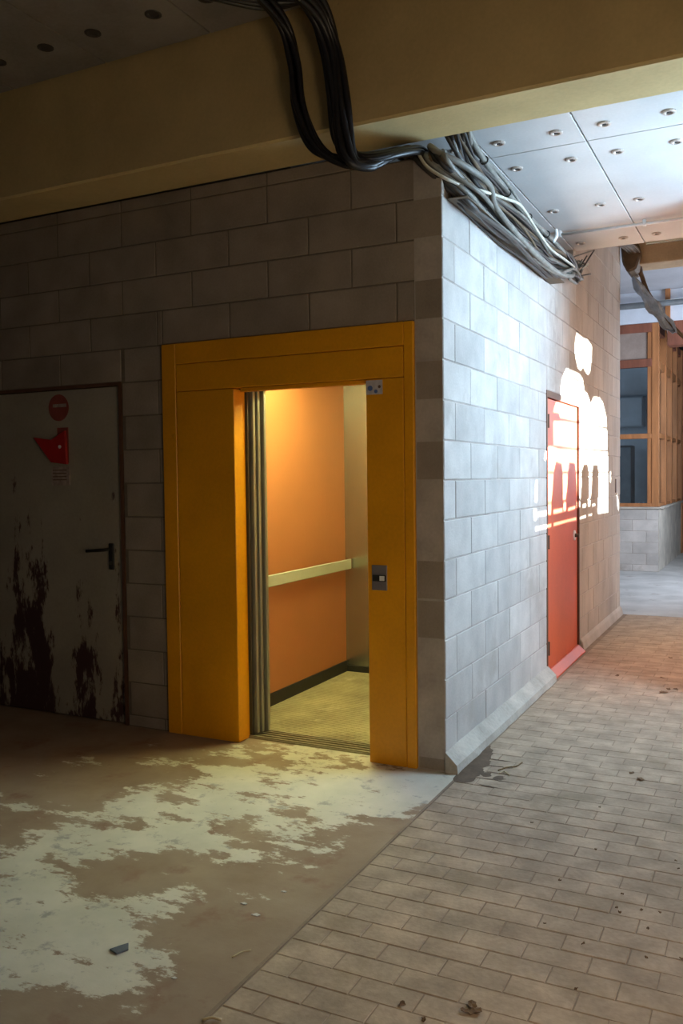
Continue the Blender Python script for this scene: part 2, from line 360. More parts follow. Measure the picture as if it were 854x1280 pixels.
# ------------------------------------------------------------------ beams, ceilings
b = MB().box((-4.6, -0.345, 3.14), (2.4, -0.005, 3.78))
beam = b.obj('ceiling_beam', M['beam'], bevel=0.012); beam['kind'] = 'structure'; beam['label'] = 'deep cream painted concrete beam across the top of the view'
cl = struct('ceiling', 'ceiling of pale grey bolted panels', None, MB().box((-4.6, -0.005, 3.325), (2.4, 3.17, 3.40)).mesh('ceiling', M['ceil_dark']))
rim = MB()
xs = [-1.08, -0.54, 0.0, 0.54, 1.08, 1.62, 2.16, 2.4]
def panel(x0, x1, y0, y1, z, mt, th=0.025, g=0.004):
    me = MB().box((g, g, 0), (x1-x0-g, y1-y0-g, th)).mesh('panel', mt, bevel=0.002)
    return me
pm = {}
for x0, x1 in zip(xs, xs[1:]):
    for y0, y1 in ((0.0, 0.81), (0.81, 3.165)):
        k = (round(x1-x0, 3), y0)
        if k not in pm: pm[k] = panel(x0, x1, y0, y1, 3.3, M['ceil'])
        o = link('panel', pm[k], cl); o.location = (x0, y0, 3.30)
# bolts: raised ring, sunk centre
def ring(r0, r1, h, n=14):
    r = MB(); vs = []
    prof = [(r1, 0), (r1, -h*0.6), (r1*0.85, -h), (r0, -h), (r0*0.8, -0.0005)]
    for (rr, zz) in prof: vs += [(rr*math.cos(2*math.pi*i/n), rr*math.sin(2*math.pi*i/n), zz) for i in range(n)]
    fs = []
    for j in range(len(prof)-1):
        fs += [(j*n+i, j*n+(i+1) % n, (j+1)*n+(i+1) % n, (j+1)*n+i) for i in range(n)]
    fs.append(tuple((len(prof)-1)*n+i for i in range(n)))
    return r.add(vs, fs)
rme = ring(0.022, 0.036, 0.010).mesh('bolt', M['bolt'], smooth=False)
hme = MB().cyl((0, 0, -0.0015), (0, 0, -0.009), 0.011, 6).mesh('bolt_head', M['bolt_dark'])
for x in (-0.13, 0.10, 0.415, 0.66, 0.975, 1.2):
    for y in (0.605, 1.04, 1.985, 2.92):
        o = link('bolt', rme, cl); o.location = (x+random.uniform(-.01, .01), y, 3.30)
        h = link('bolt_head', hme, o)
# upper dark ceiling on the near side of the beam
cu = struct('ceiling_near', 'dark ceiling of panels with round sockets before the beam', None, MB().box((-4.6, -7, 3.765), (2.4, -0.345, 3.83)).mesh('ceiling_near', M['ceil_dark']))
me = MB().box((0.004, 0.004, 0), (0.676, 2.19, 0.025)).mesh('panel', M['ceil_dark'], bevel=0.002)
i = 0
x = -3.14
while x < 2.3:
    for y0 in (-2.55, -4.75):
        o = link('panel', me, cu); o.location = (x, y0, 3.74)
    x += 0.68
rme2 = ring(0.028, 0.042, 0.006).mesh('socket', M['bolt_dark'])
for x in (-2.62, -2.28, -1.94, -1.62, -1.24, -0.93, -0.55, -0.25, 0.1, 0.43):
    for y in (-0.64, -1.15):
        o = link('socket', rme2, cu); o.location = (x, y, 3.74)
# edge closing and far ceiling, second beam
b = MB().box((-0.15, 3.17, 4.22), (2.4, 9.75, 4.3)).box((-4.6, 9.75, 4.22), (2.4, 16, 4.3)).box((-4.6, 5.45, 4.22), (-0.15, 9.75, 4.3)).box((-0.15, 3.17, 3.40), (2.4, 3.22, 4.22))
b.obj('ceiling_far', M['ceil_far'])['kind'] = 'structure'
for yy in (6.9, 8.1):
    pass
b = MB().box((0.14, 5.6, 3.69), (2.4, 5.95, 4.22))
o = b.obj('ceiling_beam', M['beam2'], bevel=0.01); o['kind'] = 'structure'; o['label'] = 'second concrete beam beyond the far end of the block wall'
# conduit and steel strip
t = thing('conduit', 'thin white conduit clipped across the grey panel ceiling', 'conduit', (0, 2.5, 3.28))
MB().cyl((-0.02, 2.50, 3.272), (2.0, 2.52, 3.272), 0.011, 8).obj('tube', M['conduit'], t, smooth=True).matrix_parent_inverse = Matrix.Translation((0, -2.5, -3.28))
for x in (0.02, 0.62, 1.2):
    MB().box((x-0.012, 2.486, 3.258), (x+0.012, 2.53, 3.30)).obj('clip', M['conduit'], t, bevel=0.003).matrix_parent_inverse = Matrix.Translation((0, -2.5, -3.28))
MB().box((0.55, 3.15, 3.285), (2.4, 3.175, 3.299)).obj('trim_1', M['steel'])['kind'] = 'structure'

# ------------------------------------------------------------------ floor
def build_floor():
    pts = [(520,1000,1),(480,978,.9),(400,985,.75),(440,1005,.85),(380,1020,.6),(300,980,.55),(250,1000,.6),(200,1010,.5),(200,1040,.72),(150,1070,.8),(100,1050,.6),(60,1085,.6),(30,1030,.3),
     (280,1070,.6),(330,1045,.45),(40,1140,.8),(110,1145,.7),(20,1120,.6),(60,1170,.6),(100,1200,.75),(130,1215,.85),(40,1210,.7),(10,1180,.7),(120,1270,.45),(20,1240,.6),(170,1130,.5),(210,1130,.5),(300,1085,.45),
     (200,1090,0),(250,1100,0),(160,1100,0),(350,1100,.05),(450,1080,0),(500,1040,.05),(400,1060,.25),(300,1180,0),(200,1240,.1),(250,1180,.1),(400,1150,0),(180,1265,.1),(60,1000,.15),(0,960,.1),(120,960,.2),
     (200,950,.3),(340,950,.45),(450,960,.6),(60,920,0),(200,930,.1),(5,1275,.1),(240,1145,.25),(540,1010,.3),(470,1030,.4),(320,1250,0),(100,1270,.2)]
    ctl = []
    for px, py, v in pts:
        d = fw+rt*((px-427)/F_PX)-up*((py-640)/F_PX); t = -CAM.z/d.z; p = CAM+d*t
        ctl.append((p.x, p.y, v))
    X0, X1, Y0, Y1, st = -4.6, 0.075, -7.0, 0.10, 0.05
    nx = int((X1-X0)/st)+1; ny = int((Y1-Y0)/st)+1
    vs = []; val = []
    for j in range(ny):
        for i in range(nx):
            x = X0+(X1-X0)*i/(nx-1); y = Y0+(Y1-Y0)*j/(ny-1)
            sw = 1e-3; sv = 0.15e-3
            for cx, cy, v in ctl:
                w = math.exp(-((x-cx)**2+((y-cy)*1.2)**2)/0.022); sw += w; sv += w*v
            val.append(sv/sw); vs.append((x, y, 0))
    fs = [(j*nx+i, j*nx+i+1, (j+1)*nx+i+1, (j+1)*nx+i) for j in range(ny-1) for i in range(nx-1)]
    me = bpy.data.meshes.new('floor'); me.from_pydata(vs, [], fs)
    a = me.attributes.new('paint', 'FLOAT', 'POINT'); a.data.foreach_set('value', val)
    me.materials.append(M['floor'])
    return me
fl = struct('floor', 'floor of worn painted screed on one side and brick pavers on the other', None, build_floor())
MB().box((-4.6, -7, -0.08), (0.0745, 0, -0.002)).obj('screed', M['sand'], fl)
MB().box((-4.6, 0, -0.08), (-0.15, 0.16, -0.002)).obj('screed', M['sand'], fl)
MB().box((0.0725, -7, -0.08), (2.4, 5.5, -0.0022)).obj('sand_bed', M['sand'], fl)
MB().box((-0.02, 0, -0.08), (0.074, 5.5, -0.0022)).obj('sand_bed', M['sand'], fl)
MB().box((0.068, -7, -0.02), (0.080, -0.02, 0.0012)).obj('joint_strip', M['sand'], fl)
MB().box((-4.6, 5.5, -0.08), (2.4, 16, 0.0)).obj('screed', M['farfloor'], fl)
# pavers 20 x 10 cm in stretcher bond; the 300 that show largest singly, the rest joined
def to_px(p):
    d = Vector(p)-CAM; z = d.dot(fw)
    if z < 0.1: return None
    return 427+F_PX*d.dot(rt)/z, 640-F_PX*d.dot(up)/z, z
cells = []
r = 0; y = -7.01
while y < 5.45:
    off = 0.08 if r % 2 == 0 else -0.02
    # row between -1.31 and -1.21 has joints at x .38, .58 ; the row nearer at .48
    x = off
    while x < 2.35:
        x0, x1 = max(x, 0.082), min(x+0.2, 2.4)
        if y > 0 and x0 < 0.082+1e-6: x0 = 0.07
        if x1-x0 > 0.03:
            q = to_px(((x0+x1)/2, y+0.05, 0)); big = 0
            if q and -5 < q[0] < 859 and 0 < q[1] < 1286: big = (x1-x0)*0.1/q[2]**3
            cells.append((big, x0, x1, y))
        x += 0.2
    y += 0.1; r += 1
cells.sort(key=lambda c: -c[0])
rest = MB(); pmesh = {}
for i, (big, x0, x1, y) in enumerate(cells):
    g = 0.0016; zt = random.uniform(-0.0009, 0.0009)
    if i < 300 and big > 0:
        w = round(x1-x0, 3)
        if w not in pmesh: pmesh[w] = MB().box((g, g, -0.03), (w-g, 0.1-g, 0)).mesh('paver', M['paver'], bevel=0.0022)
        o = link('paver', pmesh[w], fl); o.location = (x0, y, zt); o.rotation_euler = (random.uniform(-.004, .004), random.uniform(-.003, .003), random.uniform(-.008, .008))
    else:
        rest.box((x0+g, y+g, -0.03), (x1-g, y+0.1-g, zt))
rest.obj('paver_field', M['paver'], fl, kind='stuff')

# ------------------------------------------------------------------ lift doorway
lift = thing('elevator_doorway', 'yellow painted steel lift doorway set in the dark block wall', 'doorway', (-0.935, 0, 0))
INV = Matrix.Translation((0.935, 0, 0))
def lp(mb, name, mt, par=None, bevel=0, smooth=False, **kw):
    o = mb.obj(name, mt, par or lift, smooth=smooth, bevel=bevel, **kw)
    if par is None: o.matrix_parent_inverse = INV
    return o
YF = -0.018
f = MB().box((-1.718, YF, 0.0), (-1.62, 0.15, 2.268)).box((-0.205, YF, 0.0), (-0.152, 0.15, 2.268)).box((-1.62, YF, 2.15), (-0.205, 0.15, 2.268))
lp(f, 'frame', M['yellow'], bevel=0.004)
lp(MB().box((-1.617, YF+0.003, 1.993), (-0.208, 0.045, 2.147)), 'header_panel', M['yellow'], bevel=0.003)
lp(MB().box((-1.617, YF+0.003, 0.0), (-1.226, 0.10, 1.990)), 'side_panel', M['yellow'], bevel=0.003)
lp(MB().box((-0.415, YF+0.003, -0.0), (-0.208, 0.045, 1.990)), 'side_panel', M['yellow'], bevel=0.003)
lp(MB().box((-1.19, 0.0, 1.972), (-0.415, 0.045, 1.990)), 'soffit', M['yellow'])
# landing rails and telescopic door leaves parked on the hinge side
lp(MB().box((-1.60, 0.101, 0.0), (-1.212, 0.122, 2.1)), 'rebate', M['steel_dark'])
lp(MB().box((-1.60, 0.128, 0.02), (-1.190, 0.152, 2.0)), 'door_leaf', M['leaf_steel'], bevel=0.003)
lp(MB().box((-1.60, 0.160, 0.02), (-1.178, 0.184, 2.0)), 'door_leaf', M['leaf_steel'], bevel=0.003)
lp(MB().box((-1.55, 0.196, 0.02), (-1.160, 0.222, 2.0)), 'car_door_leaf', M['leaf_steel'], bevel=0.003)
lp(MB().box((-1.617, 0.05, 1.985), (-0.3, 0.15, 2.13)), 'track_header', M['steel_dark'])
lp(MB().box((-0.40, 0.047, 0), (-0.16, 0.13, 1.985)), 'rebate', M['steel_dark'])
sl = MB().box((-1.25, 0.085, -0.03), (-0.35, 0.238, 0.008))
for yy in (0.09, 0.125, 0.16, 0.195, 0.222): sl.box((-1.24, yy, 0.006), (-0.36, yy+0.014, 0.015))
lp(sl, 'sill', M['sill'])
for yy in (0.108, 0.143, 0.178, 0.210): lp(MB().box((-1.24, yy, 0.006), (-0.36, yy+0.012, 0.0095)), 'groove', M['black'])
cp = lp(MB().box((-0.389, YF-0.006, 0.907), (-0.306, YF+0.006, 1.036)), 'call_plate', M['plate'], bevel=0.002)
for nm, a, c, mt in (('display', (-0.383, 0.953), (-0.309, 0.986), M['black']), ('call_button', (-0.343, 0.957), (-0.316, 0.982), M['white'])):
    o = MB().box((a[0], YF-0.010 if nm == 'display' else YF-0.014, a[1]), (c[0], YF-0.005, c[1])).obj(nm, mt, cp, bevel=0.001)
stk = lp(MB().box((-0.413, YF-0.0005, 1.912), (-0.322, YF+0.004, 1.984)), 'sticker', M['paper'], label='small white notice sticker beside the door head')
for (x, z, r, mt) in ((-0.390, 1.944, 0.014, 'ink_blue'), (-0.358, 1.927, 0.010, 'ink_blue'), (-0.338, 1.95, 0.008, 'ink_dark')):
    MB().cyl((x, YF-0.0004, z), (x, YF-0.0014, z), r, 12).obj('mark', M[mt], stk)

# ------------------------------------------------------------------ lift car
car = thing('elevator_car', 'lit lift car with orange laminate wall, handrail and steel back wall', 'elevator', (-0.8, 1.0, 0))
INVC = Matrix.Translation((0.8, -1.0, 0))
def cpart(mb, name, mt, par=None, bevel=0, smooth=False, **kw):
    o = mb.obj(name, mt, par or car, smooth=smooth, bevel=bevel, **kw)
    if par is None: o.matrix_parent_inverse = INVC
    return o
CX0, CX1, CY0, CY1, CZ = -1.47, -0.22, 0.245, 1.86, 2.30
cpart(MB().box((CX0-0.02, CY0, 0.0), (CX0, CY1, CZ)), 'side_wall', M['orange'], label='orange laminate side wall')
cpart(MB().box((CX1, CY0, 0.0), (CX1+0.02, CY1, CZ)), 'side_wall', M['orange'])
cpart(MB().box((CX0, CY1, 0.0), (CX1, CY1+0.02, CZ)), 'back_wall', M['steel'], label='brushed steel back wall')
cpart(MB().box((CX0, CY0, -0.05), (CX1, CY1, 0.004)), 'floor_plate', M['carfloor'])
rb = MB()
yy = CY0+0.03
while yy < CY1-0.02:
    rb.box((CX0+0.02, yy, 0.004), (CX1-0.02, yy+0.010, 0.0055)); yy += 0.028
cpart(rb, 'floor_ribs', M['carfloor'], kind='stuff')
cpart(MB().box((CX0, CY0, CZ), (CX1, CY1, CZ+0.03)), 'ceiling_panel', M['steel'])
cpart(MB().box((CX0, CY0, 0.004), (CX0+0.012, CY1, 0.085)).box((CX0, CY1-0.012, 0.004), (CX1, CY1, 0.05)), 'kick_plate', M['black'])
hr = cpart(MB().box((CX0+0.045, CY0+0.1, 0.795), (CX0+0.062, CY1-0.02, 0.870)), 'handrail', M['rail'], bevel=0.004)
for y in (0.5, 1.0, 1.6):
    MB().box((CX0, y-0.015, 0.815), (CX0+0.047, y+0.015, 0.85)).obj('bracket', M['rail'], hr)
cpart(MB().box((CX1-0.06, CY0+0.1, 0.795), (CX1-0.045, CY1-0.02, 0.870)).box((CX1-0.045, .5, .815), (CX1, .53, .85)).box((CX1-0.045, 1.6, .815), (CX1, 1.63, .85)), 'handrail', M['rail'], bevel=0.003)
cpart(MB().box((CX0+0.2, 0.55, CZ-0.035), (CX1-0.2, 0.85, CZ-0.0005)), 'light_diffuser', M['lamp'], bevel=0.004)
cpart(MB().box((-0.40, 0.24, 0), (CX1, 0.255, CZ)).box((CX0-0.02, 0.235, 2.0), (CX1+0.02, 0.25, CZ)).box((CX0-0.02, 0.235, 0), (-1.30, 0.25, 2.0)), 'front_return', M['steel'])

# ------------------------------------------------------------------ steel door
d1 = struct('door_1', 'grey rust-eaten steel door with a black lever in the dark wall', None)
MB().box((-3.15, 0.012, 0.008), (-2.062, 0.05, 2.052)).obj('door_leaf', M['rustdoor'], d1, bevel=0.003)
MB().box((-2.055, -0.004, 0), (-2.032, 0.06, 2.074)).box((-3.169, -0.004, 2.056), (-2.055, 0.06, 2.074)).box((-3.169, -0.004, 0), (-3.152, 0.06, 2.056)).obj('door_frame', M['frame_dark'], d1)
hd = MB().box((-2.163, 0.002, 0.945), (-2.122, 0.013, 1.105)).obj('handle_plate', M['black'], d1, bevel=0.004)
MB().tube([(-2.142, 0.01, 1.07), (-2.142, -0.035, 1.07), (-2.155, -0.048, 1.068), (-2.29, -0.048, 1.058)], 0.010, 10).obj('lever', M['black'], hd, smooth=True)
MB().cyl((-2.142, 0.004, 0.985), (-2.142, -0.004, 0.985), 0.012, 12).obj('lock_cylinder', M['steel_dark'], hd)
sg = MB().cyl((-2.545, 0.013, 1.945), (-2.545, 0.0095, 1.945), 0.083, 28).obj('round_sign', M['signred_faded'], d1, label='faded red round sign with a pale bar')
MB().box((-2.590, 0.0075, 1.948), (-2.480, 0.0099, 1.968)).obj('sign_bar', M['signpale'], sg)
MB().box((-2.560, 0.009, 1.60), (-2.470, 0.0125, 1.82)).obj('fire_label', M['signred_faded'], d1, label='dull red backing strip')
rg = MB().prism([(-2.745, 1.765), (-2.595, 1.745), (-2.48, 1.80), (-2.468, 1.59), (-2.60, 1.605)], 1, -0.012, 0.006).obj('red_flap', M['signred'], d1, bevel=0.002, label='bright red torn flap')
MB().cyl((-2.52, -0.013, 1.70), (-2.52, -0.016, 1.70), 0.011, 10).obj('stud', M['white'], rg)
lb = MB().box((-2.615, 0.009, 1.46), (-2.465, 0.0125, 1.575)).obj('paper_label', M['signpale'], d1, label='faded paper label')
for z in (1.555, 1.535, 1.515, 1.495): MB().box((-2.605, 0.0082, z-0.003), (-2.49, 0.0092, z+0.003)).obj('text_line', M['ink_dark'], lb)

# ------------------------------------------------------------------ red door
d2 = struct('door_2', 'narrow red painted metal door in the pale block wall', None)
MB().box((-0.05, 2.20, 0.06), (-0.012, 3.295, 2.045)).obj('door_leaf', M['red'], d2, bevel=0.003)
MB().box((-0.14, 2.167, 0.0), (0.002, 2.195, 2.098)).box((-0.14, 3.30, 0.0), (0.002, 3.333, 2.098)).box((-0.14, 2.195, 2.05), (0.002, 3.30, 2.098)).obj('door_frame', M['frame_dark'], d2)
MB().prism([(-0.14, 0.0), (0.055, 0.0), (0.055, 0.012), (0.0, 0.062), (-0.14, 0.062)], 1, 2.196, 3.299).obj('threshold', M['red'], d2, bevel=0.003)
for z in (1.88, 1.0, 0.22):
    MB().cyl((-0.004, 2.235, z-0.05), (-0.004, 2.235, z+0.05), 0.009, 8).obj('hinge', M['frame_dark'], d2)
lk = MB().cyl((-0.012, 3.17, 0.99), (-0.004, 3.17, 0.99), 0.042, 18).obj('lock_plate', M['conduit'], d2, label='pale round lock plate')
MB().cyl((-0.004, 3.17, 0.99), (0.03, 3.17, 0.99), 0.016, 12).obj('knob', M['steel_dark'], lk, smooth=False)
MB().box((0.0, 5.13, 1.30), (0.006, 5.20, 1.44)).obj('trim_2', M['frame_dark'])['kind'] = 'structure'

# ------------------------------------------------------------------ cables
def cable(pts, r, mt, label, group, cat='cable', name='cable', nn=8):
    o = MB().tube(catmull(pts, nn), r, 8).obj(name, M[mt], smooth=True)
    o['label'] = label; o['category'] = cat
    if group: o['group'] = group
    return o
rnd = random.Random(3)
# bundle along the head of the side wall
def lo(y): return 2.835+0.0*y if y < 2.0 else 2.835+(y-2.0)*0.22
def hi(y): return 3.165-0.01*y
GB = 'cables bundled along the top of the pale block wall'
specs = []
for i in range(30):
    u = (i+0.5)/30
    specs.append((u, rnd.choice(['cable_grey', 'cable_dark', 'cable_dark', 'cable_black', 'cable_black', 'cable_brown', 'cable_grey']), rnd.choice([.007, .008, .010, .012, .014])))
kinds = {'cable_grey': 'dusty grey cable in the bundle along the pale wall top', 'cable_dark': 'dark cable in the bundle along the pale wall top',
         'cable_black': 'black cable in the bundle along the pale wall top', 'cable_brown': 'brownish cable in the bundle along the pale wall top',
         'cable_light': 'pale cable in the bundle along the pale wall top'}
for (u, mt, r) in specs:
    ph = rnd.uniform(0, 6.28); amp = rnd.uniform(0.012, 0.035); dx = rnd.choice([0.025, 0.05, 0.07, 0.09])*(1.15-0.6*u)
    x_s = -0.14+0.27*u+rnd.uniform(-.02, .02)
    pts = [(x_s-0.03, 0.04, 3.30), (x_s, 0.035 if x_s < 0 else 0.03, 3.17+0.0*u)]
    if x_s < 0.0: pts = [(x_s-0.05, 0.30, 3.13), (x_s-0.01, 0.05, 3.095), (x_s+0.03, -0.03, 3.03)]
    ys = [0.32, 0.62, 0.95, 1.3, 1.65, 2.0, 2.35, 2.65]
    if x_s < 0.0: ys = [0.12]+ys
    for j, y in enumerate(ys):
        z = lo(y)+(hi(y)-lo(y))*u
        z += amp*math.sin(ph+y*2.6)+0.012*noise.noise(Vector((i*3.1, y*2, u*40)))
        z = min(max(z, lo(y)+r), hi(y)+0.02)
        x = dx+0.02*math.sin(ph*2+y*3.1)+r*0.5
        pts.append((max(x, r+0.006), y, z))
    e = rnd.uniform(-0.1, 0.12); ze = 3.03+0.10*u
    pts += [(dx*0.8+0.03, 2.86+e*.4, ze-0.03), (0.03, 3.0+e*.4, ze+0.06), (-0.08, 3.04+e*.3, 3.16+0.03*u)]
    cable(pts, r, mt, kinds[mt], GB+', '+mt.split('_')[1])
t = thing('cable_tray', 'dark dusty cable tray behind the bundle on the pale wall top', 'tray', (0.01, 0.05, 2.86))
MB().box((0, 0, 0), (0.006, 2.2, 0.205)).obj('back_plate', M['cable_brown'], t); MB().box((0.006, 0, 0), (0.10, 2.2, 0.004)).obj('shelf', M['cable_brown'], t)
# distinct ones in front
cable([(-0.16, 0.3, 3.13), (-0.12, -0.02, 3.105), (-0.06, -0.045, 3.00), (0.05, 0.03, 2.93), (0.12, 0.35, 2.96), (0.13, 0.7, 3.02), (0.13, 1.0, 3.06), (0.14, 1.35, 3.0), (0.14, 1.7, 2.97), (0.13, 2.1, 3.0), (0.12, 2.5, 3.03), (0.05, 2.9, 3.1)],
      0.0085, 'cable_light', 'cream flex looping in front of the grey bundle over the wall corner', None)
cable([(-0.10, 0.3, 3.13), (-0.06, 0.0, 3.11), (0.0, -0.03, 3.06), (0.09, 0.1, 3.02), (0.13, 0.35, 3.0), (0.12, 0.5, 2.93), (0.12, 0.9, 2.89), (0.12, 1.4, 2.87), (0.12, 2.0, 2.88), (0.11, 2.5, 2.96), (0.05, 2.85, 3.08)],
      0.017, 'cable_grey', 'thick grey cable bowing down at the start of the bundle', None)
cable([(0.12, 0.03, 3.28), (0.10, 0.10, 3.2), (0.085, 0.4, 3.155), (0.075, 0.9, 3.12), (0.075, 1.4, 3.105), (0.07, 1.9, 3.12), (0.07, 2.4, 3.12), (0.04, 2.8, 3.14)],
      0.016, 'cable_grey', 'straight thick cable with black ties on the upper side of the bundle', None)
o = cable([(0.11, 1.90, 3.07), (0.125, 1.93, 3.11), (0.12, 1.94, 3.16)], 0.012, 'white', 'short white sleeve standing on the cable bundle', None, 'sleeve', 'cable_sleeve')
# frayed knot at the end of the bundle
for k in range(9):
    a = rnd.uniform(0, 6.28); q = (0.06, 2.93, 3.10)
    cable([q, (q[0]+0.05*math.cos(a), q[1]+0.05*math.sin(a), q[2]+rnd.uniform(-.06, .1)), (q[0]+rnd.uniform(0, .13), q[1]+rnd.uniform(-.05, .15), q[2]+rnd.uniform(-.03, .17))],
          0.006, rnd.choice(['cable_grey', 'cable_dark', 'cable_light']), 'loose cable end sprouting from the far end of the bundle', 'loose ends at the far end of the bundle', nn=5)
cable([(0.10, 2.45, 2.93), (0.11, 2.62, 2.93), (0.09, 2.80, 2.97), (0.07, 2.93, 3.05)], 0.011, 'cable_grey', 'grey cable curling up at the far end of the bundle', None)
for y, x, z in ((0.42, 0.084, 3.153), (0.9, 0.075, 3.12), (1.38, 0.075, 3.105), (1.88, 0.07, 3.12)):
    t = MB().tube([(x+0.021*math.cos(a), y, z+0.021*math.sin(a)) for a in [k*math.pi/6 for k in range(13)]], 0.004, 6).obj('cable_tie', M['black'])
    t['label'] = 'thin black tie round the straight thick cable'; t['category'] = 'tie'; t['group'] = 'ties on the straight thick cable'
# black hank looping down from the dark ceiling, under the beam and over the wall
GH = 'black cables hanging in a loop before the beam'
A = [(-0.80, -1.3, 3.70), (-0.66, -0.9, 3.69), (-0.60, -0.55, 3.62), (-0.575, -0.42, 3.45), (-0.555, -0.41, 3.26), (-0.48, -0.41, 3.06), (-0.37, -0.40, 2.965), (-0.25, -0.36, 2.955), (-0.19, -0.25, 3.0), (-0.18, -0.10, 3.07), (-0.20, 0.05, 3.10), (-0.22, 0.3, 3.11)]
B = [(-0.60, -1.3, 3.70), (-0.50, -0.9, 3.69), (-0.40, -0.6, 3.64), (-0.37, -0.43, 3.48), (-0.355, -0.41, 3.26), (-0.345, -0.41, 3.08), (-0.31, -0.40, 2.985), (-0.24, -0.36, 2.965), (-0.17, -0.25, 3.01), (-0.15, -0.10, 3.07), (-0.17, 0.05, 3.10), (-0.19, 0.3, 3.11)]
for base, cnt, sp in ((A, 5, 0.030), (B, 9, 0.045)):
    for k in range(cnt):
        a = 2*math.pi*k/cnt; r = rnd.choice([0.014, 0.016, 0.018])
        pts = []
        for j, (x, y, z) in enumerate(base):
            s_ = sp*(0.8+0.4*math.sin(j*1.3+k))
            if j >= 8: pts.append((x+s_*1.6*math.cos(a), y, min(z+0.3*s_*math.sin(a), 3.115)))
            else: pts.append((x+s_*math.cos(a+j*.15), min(y+s_*math.sin(a+j*.15)*0.8-0.012, -0.375) if j < 8 and z < 3.8 and y > -0.5 and j < 7 else y, z+(s_*math.sin(a) if j > 5 or j < 3 else 0)))
        if base is B and cnt > 4:
            lab, g = 'black cable in the thick hank hanging down the beam', GH+', thick hank'
        else: lab, g = 'black cable in the thinner outer loop before the beam', GH+', thin loop'
        cable(pts, r, 'cable_black', lab, g)
# mass of cable where the hank leaves the dark ceiling
for k in range(6):
    x = -0.72+k*0.055
    cable([(x-0.35, -0.95+0.03*k, 3.70), (x-0.1, -0.72, 3.67-0.01*(k % 3)), (x+0.08, -0.56, 3.66), (x+0.3, -0.50, 3.69), (x+0.5, -0.55, 3.72)], 0.013, 'cable_black', 'black cable crossing above the hank under the dark ceiling', 'black cables crossing under the dark ceiling')

# hanging debris beyond the wall end
GD = 'brown cables trailing beyond the wall end'
for k in range(6):
    e = rnd.uniform(-.03, .03)
    cable([(0.03+k*.012, 3.9+e, 3.62+0.02*k), (0.05+k*.015, 4.8, 3.76+e), (0.08+k*.02, 5.5, 3.80+e*.5), (0.17+e, 5.78, 3.62), (0.24+e*.6, 5.8, 3.42), (0.38+e*.5, 5.8, 3.20), (0.60, 5.8, 2.92+e), (0.85, 5.8, 2.80+e)],
          rnd.choice([.010, .014]), 'cable_brown', 'brown cable trailing down past the far end of the block wall', GD)
g = []; n1, n2 = 12, 4
mb = MB()
for i in range(n1+1):
    t = i/n1
    px_, pz_ = 0.09+0.42*t, 3.60-0.62*t**0.9
    wd = 0.035+0.035*math.sin(t*3.1)+0.012*math.sin(t*17)
    for j in range(n2+1):
        s_ = j/n2-0.5
        mb.v.append((px_-s_*wd*1.6, 5.78-0.05*math.cos(s_*5+t*3), pz_-abs(s_)*0.03-s_*wd*0.9+0.012*math.sin(19*t+5*s_)))
mb.f = [(i*(n2+1)+j, i*(n2+1)+j+1, (i+1)*(n2+1)+j+1, (i+1)*(n2+1)+j) for i in range(n1) for j in range(n2)]
o = mb.obj('foil_sheet', M['sheet']); o['label'] = 'torn grey foil sheet hanging beside the trailing brown cables'; o['category'] = 'foil'
sm = o.modifiers.new('s', 'SOLIDIFY'); sm.thickness = 0.004
o = MB().prism([(-0.01, 3.90), (0.16, 3.92), (0.20, 3.78), (0.15, 3.62), (0.06, 3.60), (0.01, 3.70)], 1, 5.5, 5.9).obj('brown_lump', M['cable_brown'], bevel=0.02)  # stand-in lump for an unidentified dark brown area at the wall end
o['kind'] = 'structure'

# ------------------------------------------------------------------ timber kiosk
KY, KX = 9.82, -0.115
ks = struct('wall_far', 'low block wall under the timber windows of the far room', None, MB().box((-3.5, KY+.004, 0), (KX-0.004, KY+0.12, 0.955)).box((KX-0.12, KY+.008, 0), (KX-0.006, 13.5, 0.955)).mesh('wall_far', M['mortar_light']))
for k in range(-1, 5):
    z = 0 if k < 0 else 0.1+0.171*k; h = 0.1 if k < 0 else 0.171
    x = KX-(0.0 if k % 2 else 0.0); first = 0.38 if k % 2 else 0.18
    c = [0, first]
    while c[-1] < 2.2: c.append(c[-1]+0.5)
    for a, q in zip(c, c[1:]):
        o = link('block', MB().box((KX-q+J, KY, z+J/2), (KX-a-J, KY+.05, z+h-J/2)).mesh('block', M['block'], bevel=0.004), ks)
MB().box((KX-0.004, KY+.001, 0), (KX+0.004, 13.5, 0.955)).obj('render_face', M['plinth'], ks)
MB().box((-3.5, KY-0.02, 0.955), (KX+0.02, KY+0.14, 0.985)).box((KX-0.14, KY+0.14, 0.955), (KX+0.06, 13.5, 0.985)).obj('sill_board', M['plinth'], ks)
def window(name, label):
    return struct(name, label, None)
w1 = window('window_1', 'timber framed window band facing the camera in the far room')
fy0, fy1 = KY-0.01, KY+0.09
MB().box((-3.5, fy0, 0.985), (KX-0.10, fy1, 1.04)).obj('bottom_rail', M['wood'], w1, bevel=0.004)
MB().box((-3.5, fy0, 2.02), (KX-0.10, fy1, 2.095)).obj('middle_rail', M['wood'], w1, bevel=0.004)
MB().box((-3.5, fy0, 3.10), (KX-0.10, fy1, 3.22)).obj('transom', M['wood_dark'], w1, bevel=0.004)
MB().box((-3.5, fy0-.01, 3.62), (KX-0.10, fy1, 3.75)).obj('head_rail', M['wood_dark'], w1, bevel=0.004)
MB().box((KX-0.10, fy0, 0.985), (KX, fy1+0.02, 3.75)).obj('corner_post', M['wood'], w1, bevel=0.004)
MB().box((KX-0.165, fy0+0.01, 0.985), (KX-0.10, fy1, 3.62)).obj('stile', M['wood'], w1, bevel=0.004)
